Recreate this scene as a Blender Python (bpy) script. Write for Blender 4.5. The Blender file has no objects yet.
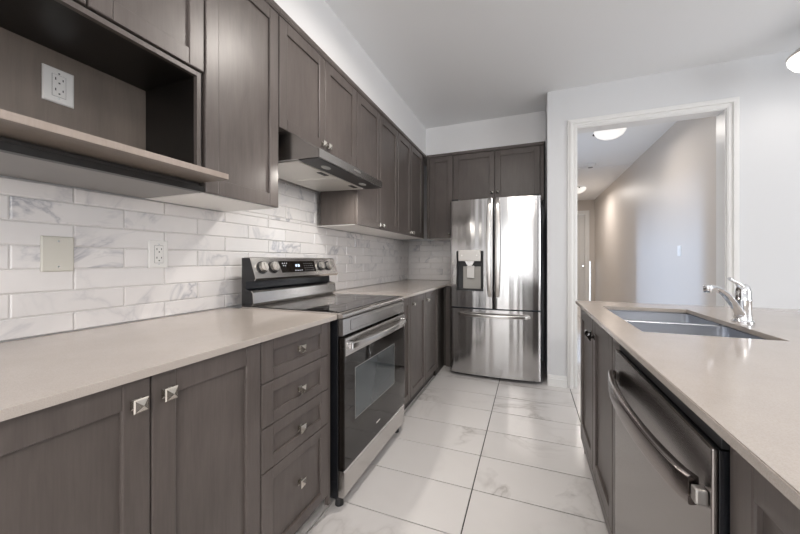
import bpy, bmesh, math, random
from mathutils import Vector, Matrix
random.seed(7)
S = bpy.context.scene
COL = S.collection
PI = math.pi

# ------------------------------------------------------------------ camera
CX, CH, F_PX, TH, V0 = 1.574, 1.2, 329.6, 0.3744, 260.8
cam = bpy.data.cameras.new('camera')
cam.sensor_width = 36.0
cam.lens = F_PX / 800.0 * 36.0
cam.shift_y = -(267.0 - V0) / 800.0
cam.clip_start = 0.02
camo = bpy.data.objects.new('camera', cam)
COL.objects.link(camo)
camo.location = (CX, 0, CH)
camo.rotation_euler = (PI / 2, 0, TH)
S.camera = camo

# ------------------------------------------------------------------ world, light, exposure
S.view_settings.view_transform = 'Standard'
S.view_settings.look = 'None'
S.view_settings.gamma = 1.0
S.view_settings.use_curve_mapping = False
S.view_settings.exposure = 0.52
S.cycles.use_denoising = True
S.cycles.max_bounces = 10
S.cycles.diffuse_bounces = 6
S.cycles.glossy_bounces = 6
S.cycles.transmission_bounces = 8
S.cycles.transparent_max_bounces = 12
S.cycles.sample_clamp_indirect = 6.0
S.cycles.caustics_reflective = False
S.cycles.caustics_refractive = False

W = bpy.data.worlds.new('world')
S.world = W
W.use_nodes = True
wb = W.node_tree.nodes['Background']
wb.inputs[0].default_value = (0.86, 0.93, 1.0, 1)
wb.inputs[1].default_value = 1.6


def area(name, loc, rot, sx, sy, power, col):
    l = bpy.data.lights.new(name, 'AREA')
    l.shape = 'RECTANGLE'
    l.size, l.size_y, l.energy, l.color = sx, sy, power, col
    o = bpy.data.objects.new(name, l)
    COL.objects.link(o)
    o.location, o.rotation_euler = loc, rot
    return o


# daylight at the window openings (lamps sit outside), and an added indoor fill
area('daylight_rear', (1.95, -4.30, 1.25), (PI / 2, 0, 0), 2.9, 2.2, 38, (1.0, 0.98, 0.95))
area('daylight_side', (6.42, 0.1, 1.55), (PI / 2, 0, PI / 2), 2.3, 1.9, 62, (0.98, 0.98, 1.0))
area('fill_light_rear', (2.6, -1.9, 2.76), (0, 0, 0), 1.2, 1.2, 66, (1.0, .93, .87))  # added unseen fill behind the camera, evens out the brightness
area('daylight_hall', (-1.2, 5.1, 1.70), (PI / 2, 0, -PI / 2), .5, .6, 85, (0.45, 0.66, 1.0))

# ------------------------------------------------------------------ mesh helpers
ORG = {}


def org(o):
    v = Vector((0, 0, 0))
    while o is not None:
        v += o.location
        o = o.parent
    return v


def thing(name, label, cat, loc, group=None):
    o = bpy.data.objects.new(name, None)
    o.empty_display_size = 0.05
    COL.objects.link(o)
    o.location = loc
    o['label'] = label
    o['category'] = cat
    if group:
        o['group'] = group
    return o


def tag(o, label, cat, group=None):
    o['label'] = label
    o['category'] = cat
    if group:
        o['group'] = group
    return o


def obj(name, bm, mat, parent=None, smooth=None, recalc=True):
    """link a bmesh (world coordinates) as one mesh object"""
    if recalc:
        bmesh.ops.recalc_face_normals(bm, faces=bm.faces)
    off = org(parent) if parent is not None else Vector((0, 0, 0))
    if parent is None:
        xs = [v.co for v in bm.verts]
        c = Vector((sum(v.x for v in xs) / len(xs), sum(v.y for v in xs) / len(xs), min(v.z for v in xs)))
        off = c
    bmesh.ops.translate(bm, verts=bm.verts, vec=-off)
    me = bpy.data.meshes.new(name)
    bm.to_mesh(me)
    bm.free()
    o = bpy.data.objects.new(name, me)
    COL.objects.link(o)
    if parent is None:
        o.location = off
    else:
        o.parent = parent
    for m in (mat if isinstance(mat, (list, tuple)) else [mat]):
        me.materials.append(m)
    if smooth is not None:
        me.polygons.foreach_set('use_smooth', [True] * len(me.polygons))
        me.set_sharp_from_angle(angle=math.radians(smooth))
    return o


def struct(name, bm, mat, parent=None, **k):
    o = obj(name, bm, mat, parent, **k)
    if parent is None:
        o['kind'] = 'structure'
    return o


def BM():
    return bmesh.new()


def box(bm, x0, x1, y0, y1, z0, z1, bev=0.0, mi=0):
    r = bmesh.ops.create_cube(bm, size=1.0)
    vs = r['verts']
    for v in vs:
        v.co = Vector((x0 + (v.co.x + .5) * (x1 - x0), y0 + (v.co.y + .5) * (y1 - y0), z0 + (v.co.z + .5) * (z1 - z0)))
    fs = set(f for v in vs for f in v.link_faces)
    for f in fs:
        f.material_index = mi
    if bev:
        es = list(set(e for v in vs for e in v.link_edges))
        bmesh.ops.bevel(bm, geom=es, offset=bev, segments=2, profile=0.6, affect='EDGES', material=mi)
    return bm


def FX(x0):
    return lambda a, b, d: Vector((x0 + d, a, b))


def FNX(x0):
    return lambda a, b, d: Vector((x0 - d, a, b))


def FNY(y0):
    return lambda a, b, d: Vector((a, y0 - d, b))


def FNZ(z0):
    return lambda a, b, d: Vector((a, b, z0 - d))


def loft(bm, loops, cap0=True, cap1=True, mi=0):
    """closed loops of equal length, bridged"""
    R = [[bm.verts.new(p) for p in lp] for lp in loops]
    n = len(R[0])
    for i in range(len(R) - 1):
        for j in range(n):
            k = (j + 1) % n
            f = bm.faces.new((R[i][j], R[i][k], R[i + 1][k], R[i + 1][j]))
            f.material_index = mi
    if cap0:
        bm.faces.new(list(reversed(R[0]))).material_index = mi
    if cap1:
        bm.faces.new(R[-1]).material_index = mi
    return bm


def rect_loops(bm, M, a0, a1, b0, b1, rings, mi=0):
    loops = []
    for ins, d in rings:
        loops.append([M(a0 + ins, b0 + ins, d), M(a1 - ins, b0 + ins, d), M(a1 - ins, b1 - ins, d), M(a0 + ins, b1 - ins, d)])
    return loft(bm, loops, mi=mi)


def shaker(M, a0, a1, b0, b1, t=0.02, fw=0.062, fb=None):
    """shaker front: flat frame round a recessed panel, one mesh"""
    fb = fw if fb is None else fb
    bm = BM()

    def slab(p0, p1, q0, q1, d0, d1, c):
        def L(i_, d):
            return [M(p0 + i_, q0 + i_, d), M(p1 - i_, q0 + i_, d), M(p1 - i_, q1 - i_, d), M(p0 + i_, q1 - i_, d)]
        loft(bm, [L(0, d0), L(0, d1 - c), L(c * .35, d1 - c * .3), L(c, d1)])
    e = .0004
    slab(a0 + fw - e, a1 - fw + e, b0 + fb - e, b1 - fb + e, .001, t - .011, .0005)      # panel
    slab(a0 + fw - e, a1 - fw + e, b0, b0 + fb, .001, t - .0006, .0016)                  # rails
    slab(a0 + fw - e, a1 - fw + e, b1 - fb, b1, .001, t - .0006, .0016)
    slab(a0, a0 + fw, b0, b1, .001, t, .0042)                                            # stiles
    slab(a1 - fw, a1, b0, b1, .001, t, .0042)
    return bm


def prism(bm, prof, y0, y1, axis='y', mi=0):
    """profile (p,q) extruded along an axis: y -> (p,y,q); x -> (x,p,q); z -> (p,q,z)"""
    def P(p, q, t):
        return Vector((p, t, q)) if axis == 'y' else Vector((t, p, q)) if axis == 'x' else Vector((p, q, t))
    return loft(bm, [[P(p, q, y0) for p, q in prof], [P(p, q, y1) for p, q in prof]], mi=mi)


def cyl(bm, p0, p1, r0, r1=None, n=24, mi=0, cap=True):
    r1 = r0 if r1 is None else r1
    p0, p1 = Vector(p0), Vector(p1)
    ax = (p1 - p0).normalized()
    u = ax.orthogonal().normalized()
    w = ax.cross(u)
    ls = []
    for p, r in ((p0, r0), (p1, r1)):
        ls.append([p + (u * math.cos(2 * PI * k / n) + w * math.sin(2 * PI * k / n)) * r for k in range(n)])
    return loft(bm, ls, cap, cap, mi=mi)


def lathe(bm, c, prof, n=40, ax='z', mi=0):
    """prof list of (radius, height)"""
    ls = []
    for r, h in prof:
        r = max(r, 1e-4)
        if ax == 'z':
            ls.append([Vector((c[0] + r * math.cos(2 * PI * k / n), c[1] + r * math.sin(2 * PI * k / n), c[2] + h)) for k in range(n)])
        else:
            ls.append([Vector((c[0] + h, c[1] + r * math.cos(2 * PI * k / n), c[2] + r * math.sin(2 * PI * k / n))) for k in range(n)])
    return loft(bm, ls, mi=mi)


def sweep(bm, pts, secs, up=Vector((0, 0, 1)), mi=0):
    """sweep section polygons ([(s,t)...] per point, or one shared) along pts; s along side, t along local up"""
    pts = [Vector(p) for p in pts]
    ls = []
    for i, p in enumerate(pts):
        t = (pts[min(i + 1, len(pts) - 1)] - pts[max(i - 1, 0)]).normalized()
        side = t.cross(up).normalized()
        u2 = side.cross(t).normalized()
        sec = secs[i] if isinstance(secs[0][0], (list, tuple)) else secs
        ls.append([p + side * a + u2 * b for a, b in sec])
    return loft(bm, ls, mi=mi)


def ell(a, b, n=16):
    return [(a * math.cos(2 * PI * k / n), b * math.sin(2 * PI * k / n)) for k in range(n)]


def rrect(a, b, r, n=4):
    o = []
    for cx, cy, s in ((a - r, b - r, 0), (-a + r, b - r, 1), (-a + r, -b + r, 2), (a - r, -b + r, 3)):
        for k in range(n + 1):
            an = (s + k / n) * PI / 2
            o.append((cx + r * math.cos(an), cy + r * math.sin(an)))
    return o


# ------------------------------------------------------------------ materials
def mat(name, col, rough=.5, metal=0., **k):
    m = bpy.data.materials.new(name)
    m.use_nodes = True
    b = m.node_tree.nodes['Principled BSDF']
    b.inputs['Base Color'].default_value = (*col, 1)
    b.inputs['Roughness'].default_value = rough
    b.inputs['Metallic'].default_value = metal
    for q, v in k.items():
        b.inputs[q.replace('_', ' ')].default_value = v
    return m


def nodes(m):
    nt = m.node_tree
    return nt, nt.nodes, nt.links, nt.nodes['Principled BSDF']


def texco(nt, scale, rot=(0, 0, 0), src='Object', geom=False):
    if geom:
        t = nt.nodes.new('ShaderNodeNewGeometry')
        out = t.outputs['Position']
    else:
        t = nt.nodes.new('ShaderNodeTexCoord')
        out = t.outputs[src]
    mp = nt.nodes.new('ShaderNodeMapping')
    mp.inputs['Scale'].default_value = scale
    mp.inputs['Rotation'].default_value = rot
    nt.links.new(out, mp.inputs[0])
    return mp.outputs[0]


def noise(nt, vec, scale, detail=4, rough=.55, dist=0.):
    n = nt.nodes.new('ShaderNodeTexNoise')
    n.inputs['Scale'].default_value = scale
    n.inputs['Detail'].default_value = detail
    n.inputs['Roughness'].default_value = rough
    n.inputs['Distortion'].default_value = dist
    nt.links.new(vec, n.inputs['Vector'])
    return n.outputs[0]


def ramp(nt, fac, stops):
    r = nt.nodes.new('ShaderNodeValToRGB')
    e = r.color_ramp.elements
    while len(e) < len(stops):
        e.new(0.5)
    for el, (p, c) in zip(e, stops):
        el.position = p
        el.color = (*c, 1) if len(c) == 3 else c
    nt.links.new(fac, r.inputs[0])
    return r.outputs[0]


def mix(nt, fac, a, b, mode='MIX'):
    m = nt.nodes.new('ShaderNodeMix')
    m.data_type = 'RGBA'
    m.blend_type = mode
    for s, v in ((m.inputs[0], fac), (m.inputs[6], a), (m.inputs[7], b)):
        if isinstance(v, (int, float)):
            s.default_value = v
        elif isinstance(v, tuple):
            s.default_value = (*v, 1)
        else:
            nt.links.new(v, s)
    return m.outputs[2]


def math_n(nt, op, a, b=None, clamp=False):
    m = nt.nodes.new('ShaderNodeMath')
    m.operation = op
    m.use_clamp = clamp
    for s, v in ((m.inputs[0], a), (m.inputs[1], b)):
        if v is None:
            continue
        if isinstance(v, (int, float)):
            s.default_value = v
        else:
            nt.links.new(v, s)
    return m.outputs[0]


def bump(nt, h, strength, dist, bsdf):
    b = nt.nodes.new('ShaderNodeBump')
    b.inputs['Strength'].default_value = strength
    b.inputs['Distance'].default_value = dist
    nt.links.new(h, b.inputs['Height'])
    nt.links.new(b.outputs[0], bsdf.inputs['Normal'])


def wood(name, c0, c1, rough=.36):
    m = mat(name, c1, rough)
    nt, N, L, b = nodes(m)
    v = texco(nt, (9, 9, 1.1), geom=True)
    g = noise(nt, v, 3.0, 6, .6, .6)
    v2 = texco(nt, (90, 90, 5), geom=True)
    g2 = noise(nt, v2, 2.0, 3, .6)
    v3 = texco(nt, (2.2, 2.2, 1.3), geom=True)
    g3 = noise(nt, v3, 1.6, 3, .5, .8)
    f = math_n(nt, 'ADD', math_n(nt, 'MULTIPLY', g, .35), math_n(nt, 'ADD', math_n(nt, 'MULTIPLY', g2, .2), math_n(nt, 'MULTIPLY', g3, .45)))
    c = ramp(nt, f, [(.30, c0), (.70, c1)])
    L.new(c, b.inputs['Base Color'])
    bump(nt, g2, .04, .002, b)
    b.inputs['Specular IOR Level'].default_value = .45
    return m


M_WOOD = wood('stained_maple', (.080, .067, .061), (.150, .128, .118))
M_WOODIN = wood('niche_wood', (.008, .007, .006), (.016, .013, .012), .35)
M_SHELF = wood('shelf_wood', (.15, .125, .105), (.24, .20, .17), .35)
M_EDGE_LIT = wood('shelf_edge_lit', (.30, .25, .21), (.42, .35, .31), .4)  # shelf wood lightened, light from above painted into the colour
M_KICK = mat('toe_kick_dark', (.05, .043, .038), .5)
M_WHITE_UNDER = mat('white_melamine', (.88, .87, .85), .4)
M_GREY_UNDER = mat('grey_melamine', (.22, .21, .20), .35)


def steel(name, col, rough, vert=True, wob=.05, aniso=.5):
    m = mat(name, col, rough, 1.0)
    nt, N, L, b = nodes(m)
    if wob:
        v2 = texco(nt, (11, 11, .28), geom=True)
        n2 = noise(nt, v2, 1.0, 1.5, .4)
        bump(nt, n2, wob, .03, b)
    return m


M_STEEL = steel('brushed_steel', (.52, .51, .505), .17, wob=.22)
M_STEEL_R = steel('brushed_steel_range', (.60, .58, .56), .22, wob=0)
M_HOOD = steel('hood_steel', (.52, .51, .50), .25, wob=0)
M_FILTER = mat('hood_filter_aluminium', (.72, .70, .66), .45, .6)
M_DARKSTEEL = steel('dark_stainless', (.29, .27, .26), .25, wob=0)
M_DARKSTEEL_H = mat('dark_stainless_handle', (.30, .27, .26), .22, 1.0)
M_SINK = mat('sink_steel', (.58, .60, .64), .28, 1.0)
M_SPLASH = mat('dispenser_plate', (.36, .345, .32), .45, .3)
M_KNOB = mat('knob_satin_metal', (.50, .48, .46), .42, 1.0)
M_CHROME = mat('chrome', (.85, .86, .88), .05, 1.0)
M_DARKKNOB = mat('dark_bronze', (.05, .045, .042), .2, .9)
M_NICKEL = mat('antique_nickel', (.58, .55, .50), .25, 1.0)
M_BLACK = mat('black_enamel', (.012, .013, .016), .25)
M_BLACKGLASS = mat('black_glass', (.010, .008, .007), .03)
M_BLACKPL = mat('black_plastic', (.02, .02, .022), .45)
M_FRIDGESIDE = mat('fridge_side_grey', (.05, .06, .075), .35, .3)
M_PLATE = mat('white_plastic', (.80, .79, .77), .3)
M_CREAM = mat('almond_plastic', (.62, .60, .54), .35)
M_SLOTG = mat('socket_gap_grey', (.25, .25, .25), .6)
M_SLOT = mat('slot_dark', (.03, .03, .03), .6)
M_GROUT_D = mat('grey_grout', (.035, .034, .033), .9)
M_GROUT_L = mat('pale_grout', (.70, .68, .66), .8)
M_TRIM = mat('white_trim_paint', (.80, .80, .79), .35)
M_WALL = mat('wall_paint', (.70, .71, .725), .6)
M_CEIL = mat('ceiling_paint', (.84, .85, .86), .8)
M_HALLWALL = mat('hall_wall_paint', (.63, .585, .545), .45)
M_SOFFIT = mat('soffit_paint', (.82, .82, .825), .6)
M_DOOR = mat('door_paint', (.70, .70, .69), .4)

for m_, sc in ((M_WALL, 60), (M_CEIL, 90), (M_HALLWALL, 60)):
    nt, N, L, b = nodes(m_)
    bump(nt, noise(nt, texco(nt, (1, 1, 1), geom=True), sc, 2), .05, .002, b)


def marble(name, base, vein, warm, rough, vs, vein_amt=.6, coat=0.):
    """white marble with grey veins, offset per tile through the 'rnd' colour attribute"""
    m = mat(name, base, rough)
    nt, N, L, b = nodes(m)
    at = N.new('ShaderNodeAttribute')
    at.attribute_name = 'rnd'
    g = N.new('ShaderNodeNewGeometry')
    sc = N.new('ShaderNodeVectorMath')
    sc.operation = 'MULTIPLY_ADD'
    L.new(at.outputs['Vector'], sc.inputs[0])
    sc.inputs[1].default_value = (17, 23, 31)
    L.new(g.outputs['Position'], sc.inputs[2])
    mp = N.new('ShaderNodeMapping')
    mp.inputs['Rotation'].default_value = (.5, .35, .7)
    mp.inputs['Scale'].default_value = (1, 1, 1)
    L.new(sc.outputs[0], mp.inputs[0])
    v = mp.outputs[0]
    n1 = noise(nt, v, vs, 5, .55, 1.2)
    d = math_n(nt, 'ABSOLUTE', math_n(nt, 'SUBTRACT', n1, .5))
    line = ramp(nt, d, [(0, (1, 1, 1)), (.012, (.55, .55, .55)), (.05, (0, 0, 0))])
    n2 = noise(nt, v, vs * .55, 3, .5, .3)
    mask = ramp(nt, n2, [(.48, (0, 0, 0)), (.66, (1, 1, 1))])
    f = math_n(nt, 'MULTIPLY', math_n(nt, 'MULTIPLY', line, mask), vein_amt)
    cl = ramp(nt, noise(nt, v, vs * .8, 4, .6, .5), [(.35, base), (.68, warm)])
    c = mix(nt, f, cl, vein)
    L.new(c, b.inputs['Base Color'])
    return m


M_SUBWAY = marble('marble_subway_tile', (.80, .775, .765), (.30, .31, .36), (.73, .71, .705), .09, 3.2, .75)
M_FLOOR = marble('marble_floor_tile', (.80, .775, .76), (.36, .33, .31), (.75, .725, .71), .24, 1.6, .6)

# quartz counter: cream with very fine speckle
M_QUARTZ = mat('cream_quartz', (.66, .615, .56), .12)
nt, N, L, b = nodes(M_QUARTZ)
vv = texco(nt, (1, 1, 1), geom=True)
c_ = ramp(nt, noise(nt, vv, 500, 1), [(.35, (.45, .40, .36)), (.6, (.49, .44, .40))])
c2_ = ramp(nt, noise(nt, vv, 9, 3), [(.3, (.95, .95, .95)), (.7, (1, 1, 1))])
L.new(mix(nt, 1.0, c_, c2_, 'MULTIPLY'), b.inputs['Base Color'])


def glass(name, tint=(1, 1, 1), refl=.12, rough=.02):
    m = bpy.data.materials.new(name)
    m.use_nodes = True
    nt = m.node_tree
    nt.nodes.clear()
    o = nt.nodes.new('ShaderNodeOutputMaterial')
    tr = nt.nodes.new('ShaderNodeBsdfTransparent')
    tr.inputs[0].default_value = (*tint, 1)
    gl = nt.nodes.new('ShaderNodeBsdfGlossy')
    gl.inputs['Roughness'].default_value = rough
    mx = nt.nodes.new('ShaderNodeMixShader')
    mx.inputs[0].default_value = refl
    nt.links.new(tr.outputs[0], mx.inputs[1])
    nt.links.new(gl.outputs[0], mx.inputs[2])
    nt.links.new(mx.outputs[0], o.inputs[0])
    return m


M_GLASS = glass('window_glass')
M_BORDER = mat('window_border_print', (.20, .20, .195), .3)
M_OVENGLASS = mat('oven_window_glass', (.13, .15, .16), .05)
M_OVENGLASS.node_tree.nodes['Principled BSDF'].inputs['Metallic'].default_value = .55


def emis(name, col, s, base=(.8, .8, .8)):
    m = mat(name, base, .4)
    b = m.node_tree.nodes['Principled BSDF']
    b.inputs['Emission Color'].default_value = (*col, 1)
    b.inputs['Emission Strength'].default_value = s
    return m


M_LAMP = emis('lit_frosted_glass', (1, .96, .92), .9)
M_LAMP2 = emis('lit_frosted_glass_hall', (1, .96, .9), .45)
M_HOODLAMP = mat('hood_lens', (.42, .42, .40), .3)
M_DISPLAY = emis('clock_digits', (.55, .7, 1), 1.3)
M_LED = emis('indicator_led', (.8, .85, 1), 1.2)


def tiles(u0, u1, v0, v1, tu, tv, gap, M, th, ou=0., ov=0., stagger=.0, bev=.0, skip=None, w=.0):
    """rectangular tiles clipped to an area, one mesh, with a per-tile random colour attribute"""
    bm = BM()
    lay = bm.loops.layers.float_color.new('rnd')
    j0 = math.floor((v0 - ov) / tv)
    j = j0
    while ov + j * tv < v1 - 1e-4:
        b0, b1 = ov + j * tv, ov + (j + 1) * tv
        s = ou + (stagger * tu if j % 2 else 0)
        i = math.floor((u0 - s) / tu)
        while s + i * tu < u1 - 1e-4:
            a0, a1 = s + i * tu, s + (i + 1) * tu
            A0, A1 = max(a0, u0) + (gap / 2), min(a1, u1) - gap / 2
            B0, B1 = max(b0, v0) + gap / 2, min(b1, v1) - gap / 2
            i += 1
            if A1 - A0 < .006 or B1 - B0 < .006:
                continue
            n0 = len(bm.faces)
            fc = set(bm.faces)
            rings = [(0, 0), (0, th * .45), (bev, th)] if bev else [(0, 0), (0, th)]
            tl = .0
            rect_loops(bm, M, A0, A1, B0, B1, rings)
            rc = (random.random(), random.random(), random.random(), 1)
            for f in bm.faces:
                if f not in fc:
                    for lp in f.loops:
                        lp[lay] = rc
        j += 1
    return bm


# ------------------------------------------------------------------ THE SHELL
ZC = 2.83
XR, YB = 6.2, -4.1        # right wall, rear wall
YD = 3.486                # wall with the hall opening
YK = 4.31                 # wall behind the refrigerator
XN = 1.735                # end of the wall beside the refrigerator

# floor slab + tiles
bm = BM(); box(bm, -.15, XR + .15, YB - .15, 11.2, -.12, -.007)
struct('floor', bm, M_GROUT_D)
bm = tiles(0, XR, YB, 10.0, .6345, .3217, .006, lambda a, b, d: Vector((a, b, -.007 + d)), .007, ou=1.2936 - .6345 * 2, ov=1.7488 - .3217 * 30)
fl = struct('floor_tile', bm, M_FLOOR)
fl['kind'] = 'structure'

# left wall
bm = BM(); box(bm, -.15, 0, YB - .15, YK + .12, -.007, ZC)
struct('wall_left', bm, M_WALL)
# wall behind refrigerator and side of the recess
bm = BM(); box(bm, 0.0, XN, YK, YK + .12, -.007, ZC)
struct('wall_back', bm, M_WALL)
bm = BM(); box(bm, XN, XN + .14, YD + .0, YK + .12, -.007, ZC)
box(bm, XN + .14, 1.98, YD, YD + .14, -.007, ZC)
box(bm, 1.98, 3.077, YD, YD + .14, 2.452, ZC)
box(bm, 3.077, XR, YD, YD + .14, -.007, ZC)
struct('wall_doorway', bm, M_WALL)
# rear wall with patio door opening, right wall with window
bm = BM()
box(bm, -.15, .5, YB - .15, YB, -.007, ZC); box(bm, 3.4, XR + .15, YB - .15, YB, -.007, ZC); box(bm, .5, 3.4, YB - .15, YB, 2.35, ZC)
struct('wall_rear', bm, M_WALL)
bm = BM()
box(bm, XR, XR + .15, YB, -1.1, -.007, ZC); box(bm, XR, XR + .15, 1.3, YD + .14, -.007, ZC)
box(bm, XR, XR + .15, -1.1, 1.3, -.007, .6); box(bm, XR, XR + .15, -1.1, 1.3, 2.5, ZC)
struct('wall_right', bm, M_WALL)
# ceilings
bm = BM(); box(bm, -.15, XR + .15, YB - .15, 6.55, ZC, ZC + .12)
ceil_o = struct('ceiling', bm, M_CEIL)
# added ceiling frame round the unseen fill light behind the camera
bm = BM()
for q in ((1.97, 3.23, -2.53, -2.505), (1.97, 3.23, -1.295, -1.27), (1.97, 1.995, -2.505, -1.295), (3.205, 3.23, -2.505, -1.295)):
    box(bm, *q, ZC - .075, ZC - .0005)
box(bm, 1.995, 3.205, -2.505, -1.295, ZC - .03, ZC - .0005)
pl = obj('fill_light_frame', bm, M_TRIM, None); q = pl.location.copy(); pl.parent = ceil_o; pl.location = q - ceil_o.location
bm = BM(); box(bm, 1.5, 3.6, 6.55, 10.3, 2.82, ZC + .12)
struct('ceiling_hall', bm, M_CEIL)
# soffit over the wall cabinets
bm = BM(); prism(bm, [(0, YB), (.382, YB), (.382, 3.9075), (XN, 3.9075), (XN, YK), (0, YK)], 2.4985, ZC, axis='z')
struct('wall_soffit', bm, M_SOFFIT)

# windows (rear patio door, side window)


def window(name, M, a0, a1, b0, b1, nm, fw=.06):
    bm = BM()

    def bar(p0, p1, q0, q1, d0=-.03, d1=.03):
        loft(bm, [[M(p0, q0, d0), M(p1, q0, d0), M(p1, q1, d0), M(p0, q1, d0)], [M(p0, q0, d1), M(p1, q0, d1), M(p1, q1, d1), M(p0, q1, d1)]])
    bar(a0, a0 + fw, b0, b1); bar(a1 - fw, a1, b0, b1); bar(a0 + fw, a1 - fw, b0, b0 + fw); bar(a0 + fw, a1 - fw, b1 - fw, b1)
    for k in range(1, nm):
        c = a0 + (a1 - a0) * k / nm
        bar(c - fw * .6, c + fw * .6, b0 + fw, b1 - fw)
    o = struct(name, bm, M_TRIM)
    bm = BM()
    loft(bm, [[M(a0 + fw, b0 + fw, -.004), M(a1 - fw, b0 + fw, -.004), M(a1 - fw, b1 - fw, -.004), M(a0 + fw, b1 - fw, -.004)],
              [M(a0 + fw, b0 + fw, .004), M(a1 - fw, b0 + fw, .004), M(a1 - fw, b1 - fw, .004), M(a0 + fw, b1 - fw, .004)]])
    p = obj('pane', bm, M_GLASS, None)
    mw = p.location.copy()
    p.parent = o
    p.location = mw - o.location
    return o


window('window_1', lambda a, b, d: Vector((a, YB - .08 + d, b)), .5, 3.4, 0.0, 2.35, 5, fw=.09)
window('window_2', lambda a, b, d: Vector((XR + .08 + d, a, b)), -1.1, 1.3, .6, 2.5, 3)

# casing round the hall opening: stepped profile swept round three sides
def casing(x0, x1, zt, y, w, name='trim_1', side=-1):
    bm = BM()
    prof = [(0, 0), (0, .010), (.012, .016), (.016, .010), (.034, .010), (.038, .024), (w - .022, .026), (w - .018, .018), (w - .004, .018), (w, .012), (w, 0)]   # (outward, depth)
    loops = []
    for p, d in prof:
        yy = y + side * d
        loops.append([Vector((x0 - p, yy, 0.0)), Vector((x0 - p, yy, zt + p)), Vector((x1 + p, yy, zt + p)), Vector((x1 + p, yy, 0.0))])
    R = [[bm.verts.new(q) for q in lp] for lp in loops]
    n = len(R)
    for i in range(n):
        k = (i + 1) % n
        for j in range(3):
            bm.faces.new((R[i][j], R[i][j + 1], R[k][j + 1], R[k][j]))
    bm.faces.new([r[0] for r in R]); bm.faces.new([r[3] for r in reversed(R)])
    return struct(name, bm, M_TRIM)


casing(1.985, 3.072, 2.447, YD - .0005, .078)
casing(1.985, 3.072, 2.447, YD + .1405, .078, 'trim_2', 1)
# jamb lining
bm = BM(); box(bm, 1.9805, 1.992, YD, YD + .14, 0, 2.4515); box(bm, 3.065, 3.0765, YD, YD + .14, 0, 2.4515); box(bm, 1.992, 3.065, YD, YD + .14, 2.440, 2.4515)
struct('trim_3', bm, M_TRIM)


def baseboard(name, p0, p1, nrm, h=.105, t=.014):
    bm = BM()
    p0, p1, nrm = Vector(p0), Vector(p1), Vector(nrm)
    prof = [(0, 0), (t, 0), (t, h * .66), (t * .75, h * .70), (t * .75, h * .84), (t * .35, h), (0, h)]
    loft(bm, [[p + nrm * a + Vector((0, 0, b)) for a, b in prof] for p in (p0, p1)])
    return struct(name, bm, M_TRIM)


baseboard('baseboard_back', (XN + .001, YD - .0005, 0), (1.906, YD - .0005, 0), (0, -1, 0))
baseboard('baseboard_right', (3.152, YD - .0005, 0), (XR, YD - .0005, 0), (0, -1, 0))

# the hall beyond the opening
bm = BM()
box(bm, 3.18, 3.36, YD + .1405, 10.0, -.007, ZC - .0005)
struct('wall_hall_right', bm, M_HALLWALL)
bm = BM(); box(bm, 1.9, 2.0, 6.0, 10.0, -.007, ZC - .0005); box(bm, .6, 1.9, 6.0, 6.1, -.007, ZC)
box(bm, .5, .6, YK + .12, 4.45, -.007, ZC); box(bm, .5, .6, 5.66, 6.1, -.007, ZC); box(bm, .5, .6, 4.45, 5.66, 1.75, ZC); box(bm, .5, .6, 4.45, 5.66, -.007, .15)
struct('wall_hall_left', bm, M_HALLWALL)
# end wall: door and a narrow sidelight
bm = BM()
box(bm, 1.9, 2.10, 10.0, 10.12, -.007, 2.82); box(bm, 2.95, 3.0, 10.0, 10.12, -.007, 2.82); box(bm, 3.095, 3.36, 10.0, 10.12, -.007, 2.82)
box(bm, 2.10, 2.95, 10.0, 10.12, 2.44, 2.82); box(bm, 3.0, 3.095, 10.0, 10.12, 1.19, 2.82); box(bm, 3.0, 3.095, 10.0, 10.12, -.007, .08)
struct('wall_hall_end', bm, M_HALLWALL)
casing(2.11, 2.955, 2.44, 9.9995, .10, 'trim_4')
bm = BM(); box(bm, 3.0, 3.095, 10.04, 10.05, .08, 1.19)
struct('window_3', bm, M_GLASS)
bm = shaker(FNY(10.06), 2.11, 2.945, .01, 2.43, t=.04, fw=.12)
d1 = struct('door_1', bm, M_DOOR)
bm = BM(); cyl(bm, (2.90, 10.02, 1.06), (2.90, 9.98, 1.06), .012); lathe(bm, (2.90, 9.955, 1.06), [(.005, -.028), (.022, -.02), (.03, 0), (.022, .02), (.005, .028)], 20)
o = obj('door_knob', bm, M_CHROME, None, 40); p = o.location.copy(); o.parent = d1; o.location = p - d1.location

# ------------------------------------------------------------------ BACKSPLASH
Z0C = .941
ZR = .934 - .0813 * 0
bm = BM()
box(bm, .0005, .003, .1, 4.309, .9415, 1.4695)
box(bm, .0005, .003, 1.3445, 2.235, 1.4695, 1.80)
box(bm, .003, .735, 4.3065, 4.3095, .9415, 1.4695)
struct('wall_backsplash_grout', bm, M_GROUT_L)
ty = .3245
bm = tiles(.1, 4.300, .9415, 1.4695, ty, .0803, .0025, FX(.003), .006, ou=.693 - ty * 4, ov=.931 - .0803 * 2, stagger=.5, bev=.004)
b2 = tiles(1.3445, 2.235, 1.4695, 1.80, ty, .0803, .0025, FX(.003), .006, ou=.693 - ty * 4, ov=.931 - .0803 * 2, stagger=.5, bev=.004)
me_ = bpy.data.meshes.new('t'); b2.to_mesh(me_); bm.from_mesh(me_); b2.free()
b2 = tiles(.012, .735, .9415, 1.4695, ty, .0803, .0025, FNY(4.3065), .006, ou=.01, ov=.931 - .0803 * 2, stagger=.5, bev=.004)
b2.to_mesh(me_); bm.from_mesh(me_); b2.free()
struct('wall_backsplash_tile', bm, M_SUBWAY, smooth=None)

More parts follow.
